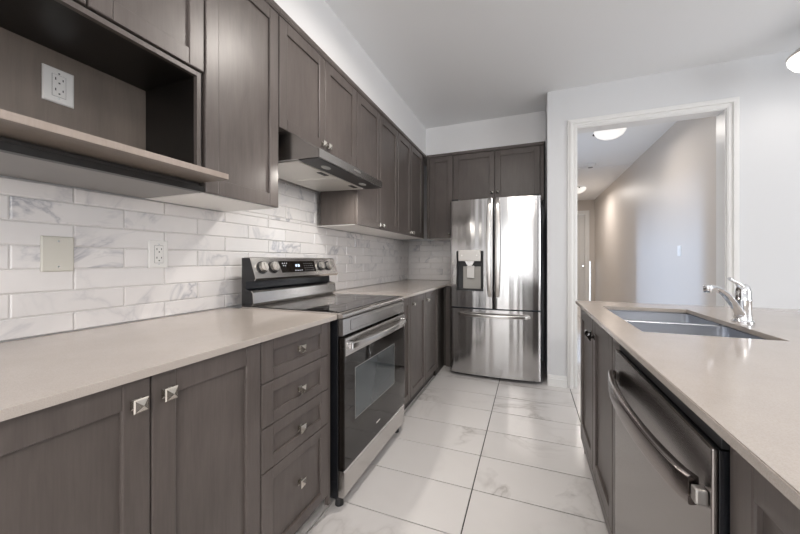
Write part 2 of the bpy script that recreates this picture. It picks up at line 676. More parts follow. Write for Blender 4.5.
# ------------------------------------------------------------------ CABINET PARTS
def knob(name, M, a, b, parent, dark=False):
    """square pyramid knob on a square stem"""
    bm = BM()
    s = .0165

    def sq(h, d):
        return [M(a - h, b - h, d), M(a + h, b - h, d), M(a + h, b + h, d), M(a - h, b + h, d)]
    loft(bm, [sq(.012, -.0005), sq(.012, .002), sq(.006, .004), sq(.006, .014), sq(s, .018), sq(s, .021), sq(s - .003, .0235), sq(.0004, .031)])
    return obj(name, bm, M_DARKKNOB if dark else M_NICKEL, parent)


FI_ = [None]


def door(parent, M, a0, a1, b0, b1, kn=None, name='door', kname='knob', **k):
    d = obj(name, shaker(M, a0 + .0015, a1 - .0015, b0, b1, **k), M_WOOD, parent)
    if kn:
        knob(kname, lambda a, b, q: M(a, b, q + .0205), kn[0], kn[1], d, M is FI_[0])
    return d


FL = FX(.68)      # left base fronts
# ---- two-door base cabinet
t = thing('base_cabinet', 'dark grey-brown wooden two-door base cabinet next to the drawer stack, under the pale worktop', 'cabinet', (.35, .536, 0))
bm = BM(); box(bm, .02, .679, .17, .8955, .10, .9185)
obj('carcass', bm, M_WOOD, t)
bm = BM(); box(bm, .02, .615, .17, .8955, 0.001, .0995)
obj('toe_kick', bm, M_KICK, t)
door(t, FL, .176, .536, .108, .914, (.501, .859))
door(t, FL, .536, .896, .108, .914, (.572, .860))

# ---- drawer stack
t = thing('drawer_cabinet', 'dark grey-brown four-drawer base cabinet standing beside the range', 'cabinet', (.35, 1.127, 0))
bm = BM(); box(bm, .02, .679, .8965, 1.326, .10, .9185)
obj('carcass', bm, M_WOOD, t)
bm = BM(); box(bm, .02, .615, .8965, 1.326, 0.001, .0995)
obj('toe_kick', bm, M_KICK, t)
bm = BM(); box(bm, .679, .699, 1.311, 1.327, .055, .914, .0015)
obj('filler_strip', bm, M_WOOD, t)
for z0, z1, kz in ((.764, .914, .838), (.605, .761, .671), (.446, .602, .51), (.108, .443, .287)):
    d = obj('drawer', shaker(FL, .899, 1.309, z0, z1, fw=.058, fb=.042), M_WOOD, t)
    knob('knob', FX(.7005 - .011), 1.117, kz, d)

# ---- base cabinets past the range
t = thing('base_cabinet', 'dark base cabinet run with narrow front between the range and the corner', 'cabinet', (.35, 2.75, 0))
t['label'] = 'dark grey-brown base cabinet between the range and the refrigerator corner'
bm = BM(); box(bm, .02, .679, 2.195, 3.33, .10, .9185)
obj('carcass', bm, M_WOOD, t)
bm = BM(); box(bm, .02, .64, 2.195, 3.33, 0.001, .0995)
obj('toe_kick', bm, M_KICK, t)
door(t, FL, 2.20, 2.452, .108, .914, None, fw=.055)
door(t, FL, 2.455, 2.862, .108, .914, (2.502, .853))
door(t, FL, 2.866, 3.30, .108, .914, (2.897, .845))
t = thing('corner_cabinet', 'dark blind corner base cabinet beside the left side of the refrigerator', 'cabinet', (.38, 3.9, 0))
bm = BM(); box(bm, .02, .66, 3.335, 4.30, .001, .9185); box(bm, .66, .775, 3.70, 4.30, .001, .9185)
obj('carcass', bm, M_KICK, t)
bm = BM(); box(bm, .69, .775, 3.672, 3.695, .001, .9185, .001)
obj('side_panel', bm, M_WOOD, t)

# ---- counters
bm = BM(); box(bm, .0095, .718, .14, 1.3585, .9195, Z0C, .0015)
tag(obj('worktop', bm, M_QUARTZ), 'cream quartz worktop over the drawer stack, left of the range', 'countertop')
bm = BM(); prism(bm, [(.0095, 2.1925), (.718, 2.1925), (.718, 3.64), (.782, 3.64), (.782, 4.3), (.0095, 4.3)], .9195, Z0C, axis='z')
bmesh.ops.bevel(bm, geom=bm.edges[:], offset=.0015, segments=1, affect='EDGES')
tag(obj('worktop', bm, M_QUARTZ), 'cream quartz corner worktop between the range and the refrigerator', 'countertop')

# ------------------------------------------------------------------ UPPER CABINETS
ZU, ZT = 1.47, 2.462
FU = FX(.36)


def upper(label, y0, y1, zb, doors, under=M_WHITE_UNDER, name='wall_cabinet', cat='cabinet', group=None, x0=.0105):
    t = thing(name, label, cat, (.19, (y0 + y1) / 2, zb), group)
    bm = BM(); box(bm, x0, .359, y0 + .0005, y1 - .0005, zb + .004, 2.4975)
    obj('carcass', bm, M_WOOD, t)
    bm = BM(); box(bm, .0125, .357, y0 + .002, y1 - .002, zb, zb + .0038)
    obj('underside_panel', bm, under, t)['label'] = 'white underside panel' if under is M_WHITE_UNDER else 'grey underside panel'
    bm = BM(); prism(bm, [(.3595, ZT + .003), (.381, ZT + .003), (.388, ZT + .012), (.388, 2.4975), (.3595, 2.4975)], y0 + .0005, y1 - .0005)
    obj('top_moulding', bm, M_WOOD, t)
    for (a0, a1, kn) in doors:
        door(t, FU, a0, a1, zb + .002, ZT, kn)
    return t


t = upper('tall dark wall cabinet with one plain shaker door, between open niche and range hood', .932, 1.3445, ZU, [(.932, 1.344, None)])

# over the hood
t = upper('short dark two-door wall cabinet mounted above the range hood', 1.3455, 2.1645, 1.885,
          [(1.347, 1.756, (1.728, 1.925)), (1.757, 2.163, (1.785, 1.925))], under=M_WOOD, x0=.056)
# beyond the hood
t = upper('dark two-door wall cabinet immediately past the range hood', 2.1665, 2.9975, ZU, [(2.168, 2.583, (2.548, 1.505)), (2.584, 2.996, (2.619, 1.505))], x0=.056)
t = upper('dark wall cabinet in the corner, second past the range hood', 2.9985, 3.895, ZU, [(3.0, 3.377, (3.342, 1.505)), (3.378, 3.78, (3.412, 1.505))])

# back wall, facing the camera
FB = FNY(3.93)
t = thing('wall_cabinet', 'narrow dark corner wall cabinet left of the cabinets over the refrigerator', 'cabinet', (.56, 4.1, ZU))
bm = BM(); box(bm, .392, .7185, 3.931, 4.2995, ZU + .004, 2.4975)
obj('carcass', bm, M_WOOD, t)
bm = BM(); box(bm, .394, .7165, 3.933, 4.2975, ZU, ZU + .0038)
obj('underside_panel', bm, M_WHITE_UNDER, t)['label'] = 'white underside panel'
bm = BM(); box(bm, .392, .7185, 3.9, 3.9305, ZT + .003, 2.4975, .001)
obj('top_moulding', bm, M_WOOD, t)
bm = BM(); box(bm, .392, .43, 3.912, 3.9305, ZU + .002, ZT, .001)
obj('filler_strip', bm, M_WOOD, t)
door(t, FB, .432, .718, ZU + .002, ZT, (.675, 1.517))

t = thing('wall_cabinet', 'wide dark two-door cabinet mounted above the refrigerator', 'cabinet', (1.2, 4.1, 1.86))
bm = BM(); box(bm, .7195, 1.7185, 3.931, 4.2995, 1.864, 2.4975)
obj('carcass', bm, M_WOOD, t)
bm = BM(); box(bm, .7195, 1.7185, 3.9, 3.9305, ZT + .003, 2.4975, .001)
obj('top_moulding', bm, M_WOOD, t)
door(t, FB, .722, 1.2025, 1.892, ZT, (1.173, 1.985))
door(t, FB, 1.2035, 1.684, 1.892, ZT, (1.234, 1.985))
bm = BM(); box(bm, 1.6865, 1.7185, 3.905, 3.9305, 1.89, ZT, .001)
obj('filler_strip', bm, M_WOOD, t)
bm = BM(); box(bm, .7195, 1.7185, 3.912, 3.9305, 1.864, 1.889, .001)
obj('bottom_rail', bm, M_WOOD, t)

# ---- open niche cabinet
t = thing('niche_cabinet', 'dark open niche wall cabinet with projecting shelf, upper left over the backsplash', 'cabinet', (.19, .55, 1.47))
Y0, Y1 = .10, .931
bm = BM()
box(bm, .0105, .359, Y0, Y1 - .001, 1.952, 2.4975)                 # box above the niche
obj('carcass', bm, M_WOOD, t)
bm = BM()
box(bm, .0105, .030, Y0, Y1 - .001, 1.5305, 1.9515)
obj('niche_back', bm, M_SHELF, t)
bm = BM()
box(bm, .0305, .362, .924, Y1 - .001, 1.5305, 1.9515)
box(bm, .0305, .362, Y0, Y0 + .018, 1.5305, 1.9515)
box(bm, .0305, .362, Y0 + .018, .924, 1.933, 1.9515)
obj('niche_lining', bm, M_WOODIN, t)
bm = BM(); box(bm, .3625, .380, .897, .914, 1.5305, 1.9305, .001); box(bm, .3625, .380, Y0, .897, 1.9135, 1.9305, .001)
obj('niche_frame', bm, M_WOOD, t)
bm = BM(); box(bm, .0105, .505, Y0, Y1 - .001, 1.509, 1.530, .001)
sh = obj('shelf', bm, M_SHELF, t)
bm = BM(); box(bm, .5052, .507, Y0, Y1 - .001, 1.510, 1.5295)  # thin strip on the shelf front, its paleness stands for light falling there
obj('lit_edge', bm, M_EDGE_LIT, sh)['label'] = 'shelf front edge, painted paler as if lit from above'
bm = BM(); box(bm, .0105, .350, Y0, Y1 - .001, 1.4765, 1.5085)
obj('base_box', bm, M_KICK, t)
bm = BM(); box(bm, .3505, .378, Y0, Y1 - .001, 1.4705, 1.492, .001)
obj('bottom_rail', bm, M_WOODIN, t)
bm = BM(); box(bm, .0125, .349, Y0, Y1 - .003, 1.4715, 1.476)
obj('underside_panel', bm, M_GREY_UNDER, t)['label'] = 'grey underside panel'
bm = BM(); prism(bm, [(.3595, ZT + .003), (.381, ZT + .003), (.388, ZT + .012), (.388, 2.4975), (.3595, 2.4975)], Y0, Y1 - .001)
obj('top_moulding', bm, M_WOOD, t)
door(t, FU, .185, .5585, 1.942, ZT, None)
door(t, FU, .5595, .9295, 1.942, ZT, None)


# ------------------------------------------------------------------ ELECTRICAL PLATES
def outlet(label, M, a0, a1, b0, b1, slots=True, name='wall_outlet', cat='outlet'):
    bm = BM()
    rect_loops(bm, M, a0, a1, b0, b1, [(0, 0), (0, .004), (.004, .007)])
    p = tag(obj(name, bm, M_PLATE if slots else M_CREAM), label, cat)
    ca, cb = (a0 + a1) / 2, (b0 + b1) / 2
    w, h = (a1 - a0), (b1 - b0)

    def child(nm, bm, m):
        o = obj(nm, bm, m, None); q = o.location.copy(); o.parent = p; o.location = q - p.location
        return o
    if slots:
        bm = BM(); rect_loops(bm, M, ca - w * .225, ca + w * .225, cb - h * .32, cb + h * .32, [(0, .00702), (0, .0073)])
        child('socket_gap', bm, M_SLOTG)
        bm = BM(); rect_loops(bm, M, ca - w * .21, ca + w * .21, cb - h * .31, cb + h * .31, [(0, .0074), (0, .0085), (.001, .0095)])
        child('socket_face', bm, M_PLATE)
        bm = BM()
        for s in (-1, 1):
            for e, hh in ((-.010, .0045), (.010, .0038)):
                cc = cb + s * h * .155 + .004
                rect_loops(bm, M, ca + e * w / .085 - .0015, ca + e * w / .085 + .0015, cc - hh, cc + hh, [(0, .0096), (0, .0099)])
            cc = cb + s * h * .155 - .009
            rect_loops(bm, M, ca - .0025, ca + .0025, cc - .0025, cc + .0025, [(0, .0096), (0, .0099)])
        child('socket_slots', bm, M_SLOT)
    for s in (-1, 1):
        bm = BM(); z = cb + s * h * .36
        P0, P1 = M(ca, z, .0071), M(ca, z, .0085)
        cyl(bm, P0, P1, .0032, .0026, 12)
        child('screw', bm, M_CHROME)
    return p


outlet('white double socket set in the back of the open niche', FX(.0302), .597, .681, 1.752, 1.872)
outlet('white double socket on the marble backsplash tiles beside the range', FX(.0093), .945, 1.029, 1.167, 1.292)
outlet('blank almond cover plate on the backsplash under the open niche', FX(.0093), .602, .690, 1.162, 1.287, slots=False, name='blank_plate', cat='cover plate')

# ------------------------------------------------------------------ RANGE HOOD
t = thing('range_hood', 'stainless steel under-cabinet range hood above the range', 'range hood', (.3, 1.75, 1.72))
HY0, HY1 = 1.392, 2.150
prof = [(.056, 1.7375), (.056, 1.883), (.355, 1.883), (.395, 1.878), (.44, 1.858), (.50, 1.812), (.562, 1.776), (.588, 1.768), (.590, 1.722)]
bm = BM(); prism(bm, prof[:1] + prof[1:], HY0, HY1)
obj('body', bm, M_HOOD, t, 30)
bm = BM(); prism(bm, [(.5905, 1.722), (.5905, 1.768), (.5925, 1.766), (.5925, 1.724)], HY0, HY1)
obj('front_strip', bm, M_STEEL_R, t)
# tilt of the underside: from (.0105,1.757) to (.59,1.722)


def HU(x, y, d):       # point d under the underside
    z = 1.7375 + (x - .056) / (.534) * (1.722 - 1.7375)
    return Vector((x, y, z - d))


bm = BM(); rect_loops(bm, HU, .46, .583, HY0 + .004, HY1 - .004, [(0, .0005), (.002, .004)])
obj('control_strip', bm, M_BLACKPL, t)
for y0, y1 in ((HY0 + .02, 1.768), (1.774, HY1 - .02)):
    bm = BM(); rect_loops(bm, HU, .07, .450, y0, y1, [(0, .0005), (.0, .005), (.008, .008), (.016, .006)])
    f = obj('filter', bm, M_FILTER, t)
    bm = BM(); rect_loops(bm, HU, .405, .440, y1 - .14, y1 - .06, [(0, .0065), (.003, .010)])
    obj('latch', bm, M_SLOT, f)
for y in (1.556, 1.985):
    bm = BM(); c = HU(.52, y, 0)
    ls = []
    for r, d in ((1, .0045), (.95, .008), (.6, .010)):
        ls.append([Vector((c.x + .020 * r * math.cos(2 * PI * k / 24), c.y + .038 * r * math.sin(2 * PI * k / 24), c.z - d)) for k in range(24)])
    loft(bm, ls)
    obj('lamp_lens', bm, M_HOODLAMP, t)
    l = bpy.data.lights.new('hood_bulb', 'AREA'); l.shape = 'DISK'; l.size = .05; l.energy = 2.2; l.color = (1, .95, .88)
    ho = bpy.data.objects.new('hood_bulb', l); COL.objects.link(ho); ho.parent = t; ho.location = Vector((c.x, c.y, c.z - .013)) - org(t)
bm = BM(); box(bm, .5927, .5940, 1.745, 1.825, 1.743, 1.754)
obj('badge', bm, M_KNOB, t)

# ------------------------------------------------------------------ RANGE
RY0, RY1 = 1.366, 2.184
t = thing('range', 'free-standing stainless and black electric range with glass cooktop', 'stove', (.4, 1.775, 0))
bm = BM(); box(bm, .10, .715, RY0, RY1, .05, .918, .002)
obj('body', bm, M_BLACK, t)
# stainless cooktop rim and glass
bm = BM()
prism(bm, [(.1, .919), (.735, .919), (.744, .924), (.746, .934), (.742, .944), (.73, .948), (.1, .948)], RY0 - .003, RY1 + .003)
obj('cooktop_rim', bm, M_STEEL_R, t, 50)
bm = BM(); rect_loops(bm, lambda a, b_, d: Vector((a, b_, .9482 + d)),   .195, .716, RY0 + .012, RY1 - .012, [(0, 0), (.001, .003)])
ct = obj('glass_cooktop', bm, M_BLACKGLASS, t)
M_RING = mat('burner_ring_print', (.09, .09, .09), .15)
for cx, cy, r in ((.53, 1.58, .10), (.53, 1.99, .075), (.31, 1.58, .075), (.31, 1.99, .10)):
    bm = BM(); n = 48
    lo = [[Vector((cx + q * math.cos(2 * PI * k / n), cy + q * math.sin(2 * PI * k / n), z)) for k in range(n)] for q, z in ((r, .9513), (r, .9516), (r + .003, .9516), (r + .003, .9513))]
    loft(bm, lo + [lo[0]], False, False)
    bmesh.ops.remove_doubles(bm, verts=bm.verts, dist=1e-5)
    obj('burner_ring', bm, M_RING, ct)
# front control fascia under the rim
bm = BM(); prism(bm, [(.7155, .838), (.742, .838), (.745, .842), (.745, .918), (.7155, .918)], RY0, RY1)
obj('front_fascia', bm, M_STEEL_R, t)
bm = BM(); rect_loops(bm, FX(.7452), RY0 + .07, RY1 - .03, .856, .906, [(0, 0), (.002, .0015)])
obj('trim_panel', bm, M_STEEL_R, t)
# oven door
bm = BM(); box(bm, .716, .752, RY0 + .004, RY1 - .004, .195, .828, .002)
od = obj('oven_door', bm, M_BLACKGLASS, t)
bm = BM(); prism(bm, [(.7525, .742), (.756, .742), (.757, .745), (.757, .826), (.7525, .828)], RY0 + .004, RY1 - .004)
obj('door_band', bm, M_STEEL_R, od)
bm = BM(); rect_loops(bm, FX(.7522), 1.475, 1.985, .405, .655, [(0, 0), (.001, .0012)])
obj('oven_window', bm, M_OVENGLASS, od)
bm = BM()
for q in ((1.468, 1.474, .398, .662), (1.986, 1.992, .398, .662), (1.474, 1.986, .398, .404), (1.474, 1.986, .656, .662)):
    rect_loops(bm, FX(.7522), *q, [(0, 0), (.0005, .0008)])
obj('window_border', bm, M_BORDER, od)
bm = BM(); rect_loops(bm, FX(.7522), 1.720, 1.770, .262, .270, [(0, 0), (.0008, .0008)])
obj('badge', bm, M_PLATE, od)
bm = BM()
n = 24
pts = []
for k in range(n + 1):
    u = k / n
    y = RY0 + .035 + (RY1 - RY0 - .07) * u
    x = .772 + .032 * math.sin(PI * u) ** .7 if 0 < u < 1 else .772
    pts.append((x, y, .787))
sweep(bm, pts, rrect(.008, .017, .006))
h = obj('handle', bm, M_STEEL_R, od, 40)
for y in (RY0 + .045, RY1 - .045):
    bm = BM(); box(bm, .7575, .781, y - .014, y + .014, .771, .803, .003)
    obj('handle_mount', bm, M_CHROME, od)
# storage drawer
bm = BM(); prism(bm, [(.716, .060), (.744, .060), (.750, .070), (.750, .182), (.744, .188), (.716, .188)], RY0 + .004, RY1 - .004)
obj('storage_drawer', bm, M_STEEL_R, t)
for x, y in ((.70, RY0 + .04), (.70, RY1 - .04), (.14, RY0 + .04), (.14, RY1 - .04)):
    bm = BM(); cyl(bm, (x, y, .001), (x, y, .055), .022, .018)
    obj('foot', bm, M_BLACKPL, t)
# backguard
bm = BM(); prism(bm, [(.100, .949), (.163, .949), (.180, .966), (.175, 1.024), (.166, 1.033), (.130, 1.045), (.128, 1.085), (.190, 1.093), (.198, 1.104), (.159, 1.2125), (.150, 1.2165), (.100, 1.2165)], RY0 + .004, RY1 - .004)
obj('backguard', bm, M_BLACK, t)
bm = BM(); prism(bm, [(.1655, .950), (.186, .968), (.1815, 1.026), (.170, 1.036), (.1665, 1.0345), (.1765, 1.024), (.1815, .967), (.1635, .951)], RY0 + .004, RY1 - .004)
obj('lower_panel', bm, M_STEEL_R, t)
# sloping control panel: face from bottom (.145,1.105) to top (.103,1.213)
bm = BM(); prism(bm, [(.190, 1.0915), (.196, 1.091), (.204, 1.104), (.164, 1.2145), (.154, 1.2205), (.1205, 1.2205), (.1205, 1.2175), (.1515, 1.2175), (.1605, 1.213), (.1995, 1.104)], RY0 + .002, RY1 - .002)
cp = obj('control_panel', bm, M_STEEL_R, t)
P0, P1 = Vector((.204, 0, 1.104)), Vector((.164, 0, 1.2145))
dv = (P1 - P0); ln = dv.length; dv.normalize()
nv = Vector((dv.z, 0, -dv.x))


def CPM(a, b, d):     # a along Y, b up the slope, d outward
    return P0 + dv * b + nv * d + Vector((0, a, 0))


yc = (RY0 + RY1) / 2
bm = BM()
a0, a1 = 1.578, 1.925
loft(bm, [[CPM(a0 + .006, .026, d), CPM(a1 - .006, .026, d), CPM(a1, .100, d), CPM(a0 - .004, .100, d)] for d in (.0003, .0015)])
dsp = obj('display', bm, M_BLACKGLASS, cp)
for yk in (1.432, 1.518, 1.985, 2.075):
    bm = BM()
    c0 = CPM(yk, .062, .0004); ax = nv
    cyl(bm, c0, c0 + ax * .008, .036, .034, 32); k1 = obj('knob', bm, M_BLACKPL, cp, 40)
    bm = BM(); cyl(bm, c0 + ax * .0082, c0 + ax * .024, .029, .026, 32)
    q = CPM(yk, .062, .0245)
    loft(bm, [[q + dv * s1 * .020 + Vector((0, s2 * .004, 0)) + ax * d for s1, s2 in ((-1, -1), (1, -1), (1, 1), (-1, 1))] for d in (0, .005)])
    obj('grip', bm, M_KNOB, k1, 40)
# digits of the clock: small lit segments
SEG = {'1': 'bc', '2': 'abged', '3': 'abgcd', '0': 'abcdef'}
bm = BM()


def seg(a, b, w, hh):
    loft(bm, [[CPM(a, b, d), CPM(a + w, b, d), CPM(a + w, b + hh, d), CPM(a, b + hh, d)] for d in (.0016, .0022)])


xx = 1.712
for ch in '12:30':
    if ch == ':':
        seg(xx, .068, .002, .002); seg(xx, .076, .002, .002); xx += .006; continue
    w_, h_ = .007, .015
    b0 = .062
    for s_ in SEG[ch]:
        if s_ == 'a': seg(xx, b0 + h_ - .002, w_, .002)
        if s_ == 'g': seg(xx, b0 + h_ / 2 - .001, w_, .002)
        if s_ == 'd': seg(xx, b0, w_, .002)
        if s_ == 'b': seg(xx + w_ - .002, b0 + h_ / 2, .002, h_ / 2)
        if s_ == 'c': seg(xx + w_ - .002, b0, .002, h_ / 2)
        if s_ == 'f': seg(xx, b0 + h_ / 2, .002, h_ / 2)
        if s_ == 'e': seg(xx, b0, .002, h_ / 2)
    xx += .010
obj('clock_digits', bm, M_DISPLAY, dsp)
for aa, bb in ((1.60, .084), (1.618, .084), (1.636, .084), (1.604, .068), (1.622, .068), (1.705, .036), (1.725, .036), (1.745, .036), (1.765, .036)):
    bm = BM(); seg(aa, bb, .005, .003)
    obj('indicator_mark', bm, M_LED, dsp)
M_KEYS = mat('keypad_print', (.06, .06, .065), .3)
bm = BM()
for i in range(5):
    for j in range(4):
        seg(1.800 + i * .021, .034 + j * .015, .012, .006)
obj('keypad', bm, M_KEYS, dsp)

# ------------------------------------------------------------------ REFRIGERATOR
t = thing('refrigerator', 'stainless steel french-door refrigerator with water dispenser in the wall recess', 'refrigerator', (1.24, 3.85, 0))
FX0, FX1, FXC = .794, 1.676, 1.241
bm = BM(); box(bm, FX0 + .004, FX1 - .004, 3.50, 4.24, .045, 1.80, .004)
obj('body', bm, M_FRIDGESIDE, t)


def yfront(x):
    return 3.398 + .034 * ((x - FXC) / .435) ** 2


def fridge_door(x0, x1, z0, z1, hole=None, r=.010):
    bm = BM()
    nx = 22
    xs = [x0 + (x1 - x0) * k / nx for k in range(nx + 1)]
    zs = [z0, z1]
    if hole:
        xs = [x for x in xs if all(abs(x - h_) > .008 for h_ in hole[:2])] + list(hole[:2])
        xs.sort()
        zs = [z0, hole[2], hole[3], z1]
    # rounded vertical edges: extra columns
    cols = [(x0, yfront(x0) + .085), (x0, yfront(x0) + .014), (x0 + .004, yfront(x0) + .004)]
    cols += [(x0 + .014, yfront(x0 + .014))] + [(x, yfront(x)) for x in xs if x0 + .02 < x < x1 - .02] + [(x1 - .014, yfront(x1 - .014))]
    cols += [(x1 - .004, yfront(x1) + .004), (x1, yfront(x1) + .014), (x1, yfront(x1) + .085)]
    V = [[bm.verts.new((x, min(y, 3.498), z)) for z in zs] for x, y in cols]
    for i in range(len(cols) - 1):
        for j in range(len(zs) - 1):
            if hole and j == 1 and cols[i][0] >= hole[0] - 1e-6 and cols[i + 1][0] <= hole[1] + 1e-6:
                continue
            bm.faces.new((V[i][j], V[i + 1][j], V[i + 1][j + 1], V[i][j + 1]))
    bm.faces.new([c[0] for c in V]); bm.faces.new([c[-1] for c in reversed(V)])
    bm.faces.new([V[0][j] for j in range(len(zs))] + [V[-1][j] for j in range(len(zs) - 1, -1, -1)])
    return bm


HX0, HX1, HZ0, HZ1 = .862, 1.142, .892, 1.300
d_l = obj('left_door', fridge_door(FX0, 1.237, .722, 1.827, (HX0, HX1, HZ0, HZ1)), M_STEEL, t, 35)
d_r = obj('right_door', fridge_door(1.245, FX1, .722, 1.827), M_STEEL, t, 35)
d_f = obj('freezer_drawer', fridge_door(FX0, FX1, .040, .708), M_STEEL, t, 35)
# dispenser recess
bm = BM()
yr = 3.478
yo = lambda x: yfront(x) - .003
xa, xb = HX0 + .0005, HX1 - .0005
# frame lip + back and sides
P = lambda x, z, y: bm.verts.new((x, y, z))
lip = .010
o4 = [P(xa, HZ0, yo(xa)), P(xb, HZ0, yo(xb)), P(xb, HZ1, yo(xb)), P(xa, HZ1, yo(xa))]
i4 = [P(xa + lip, HZ0 + lip, yo(xa)), P(xb - lip, HZ0 + lip, yo(xb)), P(xb - lip, HZ1 - lip, yo(xb)), P(xa + lip, HZ1 - lip, yo(xa))]
b4 = [P(xa + lip, HZ0 + lip, yr), P(xb - lip, HZ0 + lip, yr), P(xb - lip, HZ1 - lip, yr), P(xa + lip, HZ1 - lip, yr)]
q4 = [P(xa, HZ0, yr + .004), P(xb, HZ0, yr + .004), P(xb, HZ1, yr + .004), P(xa, HZ1, yr + .004)]
for A, B in ((o4, i4), (i4, b4), (q4, o4)):
    for j in range(4):
        bm.faces.new((A[j], A[(j + 1) % 4], B[(j + 1) % 4], B[j]))
bm.faces.new(b4); bm.faces.new(list(reversed(q4)))
dp = obj('dispenser', bm, M_BLACKPL, d_l)
bm = BM(); box(bm, .888, 1.116, 3.392, 3.470, 1.196, 1.312, .004)
obj('control_panel', bm, M_KNOB, dp)
bm = BM(); prism(bm, [(.955, 1.196), (1.05, 1.196), (1.035, 1.165), (1.02, 1.150), (.985, 1.150), (.97, 1.165)], 3.405, 3.465)
obj('nozzle', bm, M_STEEL_R, dp)
bm = BM(); box(bm, .925, 1.105, 3.4705, 3.477, .906, 1.142, .002)
obj('splash_plate', bm, M_SPLASH, dp)
bm = BM(); box(bm, .968, 1.045, 3.438, 3.446, 1.022, 1.149, .003); box(bm, .978, 1.035, 3.446, 3.470, 1.03, 1.05)
obj('paddle', bm, M_KNOB, dp)
bm = BM(); box(bm, .880, 1.125, 3.415, 3.468, .9025, .912, .002)
obj('drip_tray', bm, M_BLACKPL, dp)
for x in (.925, 1.075):
    bm = BM(); cyl(bm, (x, 3.3915, 1.256), (x, 3.390, 1.256), .006, .005, 12)
    obj('indicator', bm, M_PLATE, dp)
# door handles
for s, par in ((-1, d_l), (1, d_r)):
    bm = BM(); pts = []; secs = []
    n = 26
    for k in range(n + 1):
        u = k / n
        z = .845 + u * .975
        bow = math.sin(PI * u) ** .45 if 0 < u < 1 else 0
        x = FXC + s * (.038 + .006 * math.sin(PI * u))
        pts.append((x, 3.394 - .052 * bow, z))
        secs.append(rrect(.024 - .006 * (1 - bow), .0125, .008))
    sweep(bm, pts, secs, up=Vector((0, -1, 0)))
    obj('handle', bm, M_STEEL_R, par, 40)
bm = BM(); pts = []
n = 26
for k in range(n + 1):
    u = k / n
    x = .893 + .682 * u
    bow = math.sin(PI * u) ** .35 if 0 < u < 1 else 0
    pts.append((x, yfront(x) - .008 - .050 * bow, .652))
sweep(bm, pts, rrect(.010, .016, .007))
obj('handle', bm, M_STEEL_R, d_f, 40)
bm = BM(); box(bm, 1.585, 1.645, 3.4165, 3.4215, 1.788, 1.796)
obj('badge', bm, M_CHROME, d_r)
bm = BM(); box(bm, FX0 + .03, FX1 - .03, 3.51, 4.2, .012, .0445)
obj('base_grille', bm, M_BLACKPL, t)
for x in (FX0 + .06, FX1 - .06):
    bm = BM(); cyl(bm, (x, 3.55, .0005), (x, 3.55, .0118), .02)
    obj('foot', bm, M_BLACKPL, t)
for x in (FX0 + .05, FX1 - .05):
    bm = BM(); box(bm, x - .035, x + .035, 3.45, 3.56, 1.829, 1.848, .003)
    obj('hinge_cover', bm, M_BLACKPL, t)

# ------------------------------------------------------------------ ISLAND
ZI = .947
IX = 1.847
IY1 = 2.37
FI = FNX(1.892)
FI_[0] = FI
SX1, SX2, SY1, SY2 = 1.952, 2.335, 1.415, 2.14
YN = -.45
# worktop with a hole for the sink
bm = BM()
xs = [IX, SX1, SX2, 3.05]; ys = [YN, SY1, SY2, IY1]
for z, fl_ in ((ZI, 0), (ZI - .019, 1)):
    V = [[bm.verts.new((x, y, z)) for y in ys] for x in xs]
    for i in range(3):
        for j in range(3):
            if i == 1 and j == 1:
                continue
            bm.faces.new((V[i][j], V[i + 1][j], V[i + 1][j + 1], V[i][j + 1]))
    if not fl_:
        T = V
    else:
        B_ = V
rim = [(i, 0) for i in range(4)] + [(3, j) for j in range(1, 4)] + [(i, 3) for i in (2, 1, 0)] + [(0, j) for j in (2, 1)]
for R_ in (rim, [(1, 1), (2, 1), (2, 2), (1, 2)]):
    for k in range(len(R_)):
        a, c = R_[k], R_[(k + 1) % len(R_)]
        bm.faces.new((T[a[0]][a[1]], T[c[0]][c[1]], B_[c[0]][c[1]], B_[a[0]][a[1]]))
bmesh.ops.recalc_face_normals(bm, faces=bm.faces)
es = [e for e in bm.edges if len(e.link_faces) == 2 and e.calc_face_angle(0) > 1.2]
bmesh.ops.bevel(bm, geom=es, offset=.0018, segments=2, affect='EDGES')
tag(obj('island_worktop', bm, M_QUARTZ), 'long cream quartz island worktop with the sink cut into it', 'countertop')

# sink
t = thing('sink', 'stainless steel double-bowl undermount sink in the island worktop', 'sink', (2.14, 1.78, .74))
zs_ = ZI - .0195
YM = 1.81
for (y0, y1) in ((SY1 - .006, YM - .010), (YM + .010, SY2 + .006)):
    bm = BM()
    x0, x1 = SX1 - .006, SX2 + .006

    def rr(ins, z, rad):
        cxx, cyy = (x0 + x1) / 2, (y0 + y1) / 2
        return [Vector((cxx + a, cyy + b, z)) for a, b in rrect((x1 - x0) / 2 - ins, (y1 - y0) / 2 - ins, rad, 5)]
    zt = zs_ - .0005
    dz = .19
    ztt = zt - .004
    loft(bm, [rr(0, ztt, .03), rr(.001, zt - dz + .03, .03), rr(.012, zt - dz + .006, .035), rr(.035, zt - dz, .03), rr(.034, zt - dz - .002, .03),
              rr(.010, zt - dz + .004, .035), rr(-.001, zt - dz + .03, .03), rr(-.002, ztt, .03), rr(0, ztt, .03)], False, False)
    bmesh.ops.remove_doubles(bm, verts=bm.verts, dist=1e-6)
    # close bottom: both floors
    for zf, ins in ((zt - dz, .035), (zt - dz - .002, .034)):
        vs = [v for v in bm.verts if abs(v.co.z - zf) < 1e-6]
        vs.sort(key=lambda v: math.atan2(v.co.y - (y0 + y1) / 2, v.co.x - (x0 + x1) / 2))
        bm.faces.new(vs)
    bl = obj('bowl', bm, M_SINK, t, 40)
    bm = BM(); lathe(bm, ((x0 + x1) / 2, (y0 + y1) / 2, zt - dz + .0005), [(.044, 0), (.042, .003), (.03, .003), (.026, .001)], 28)
    obj('drain', bm, M_CHROME, bl, 40)
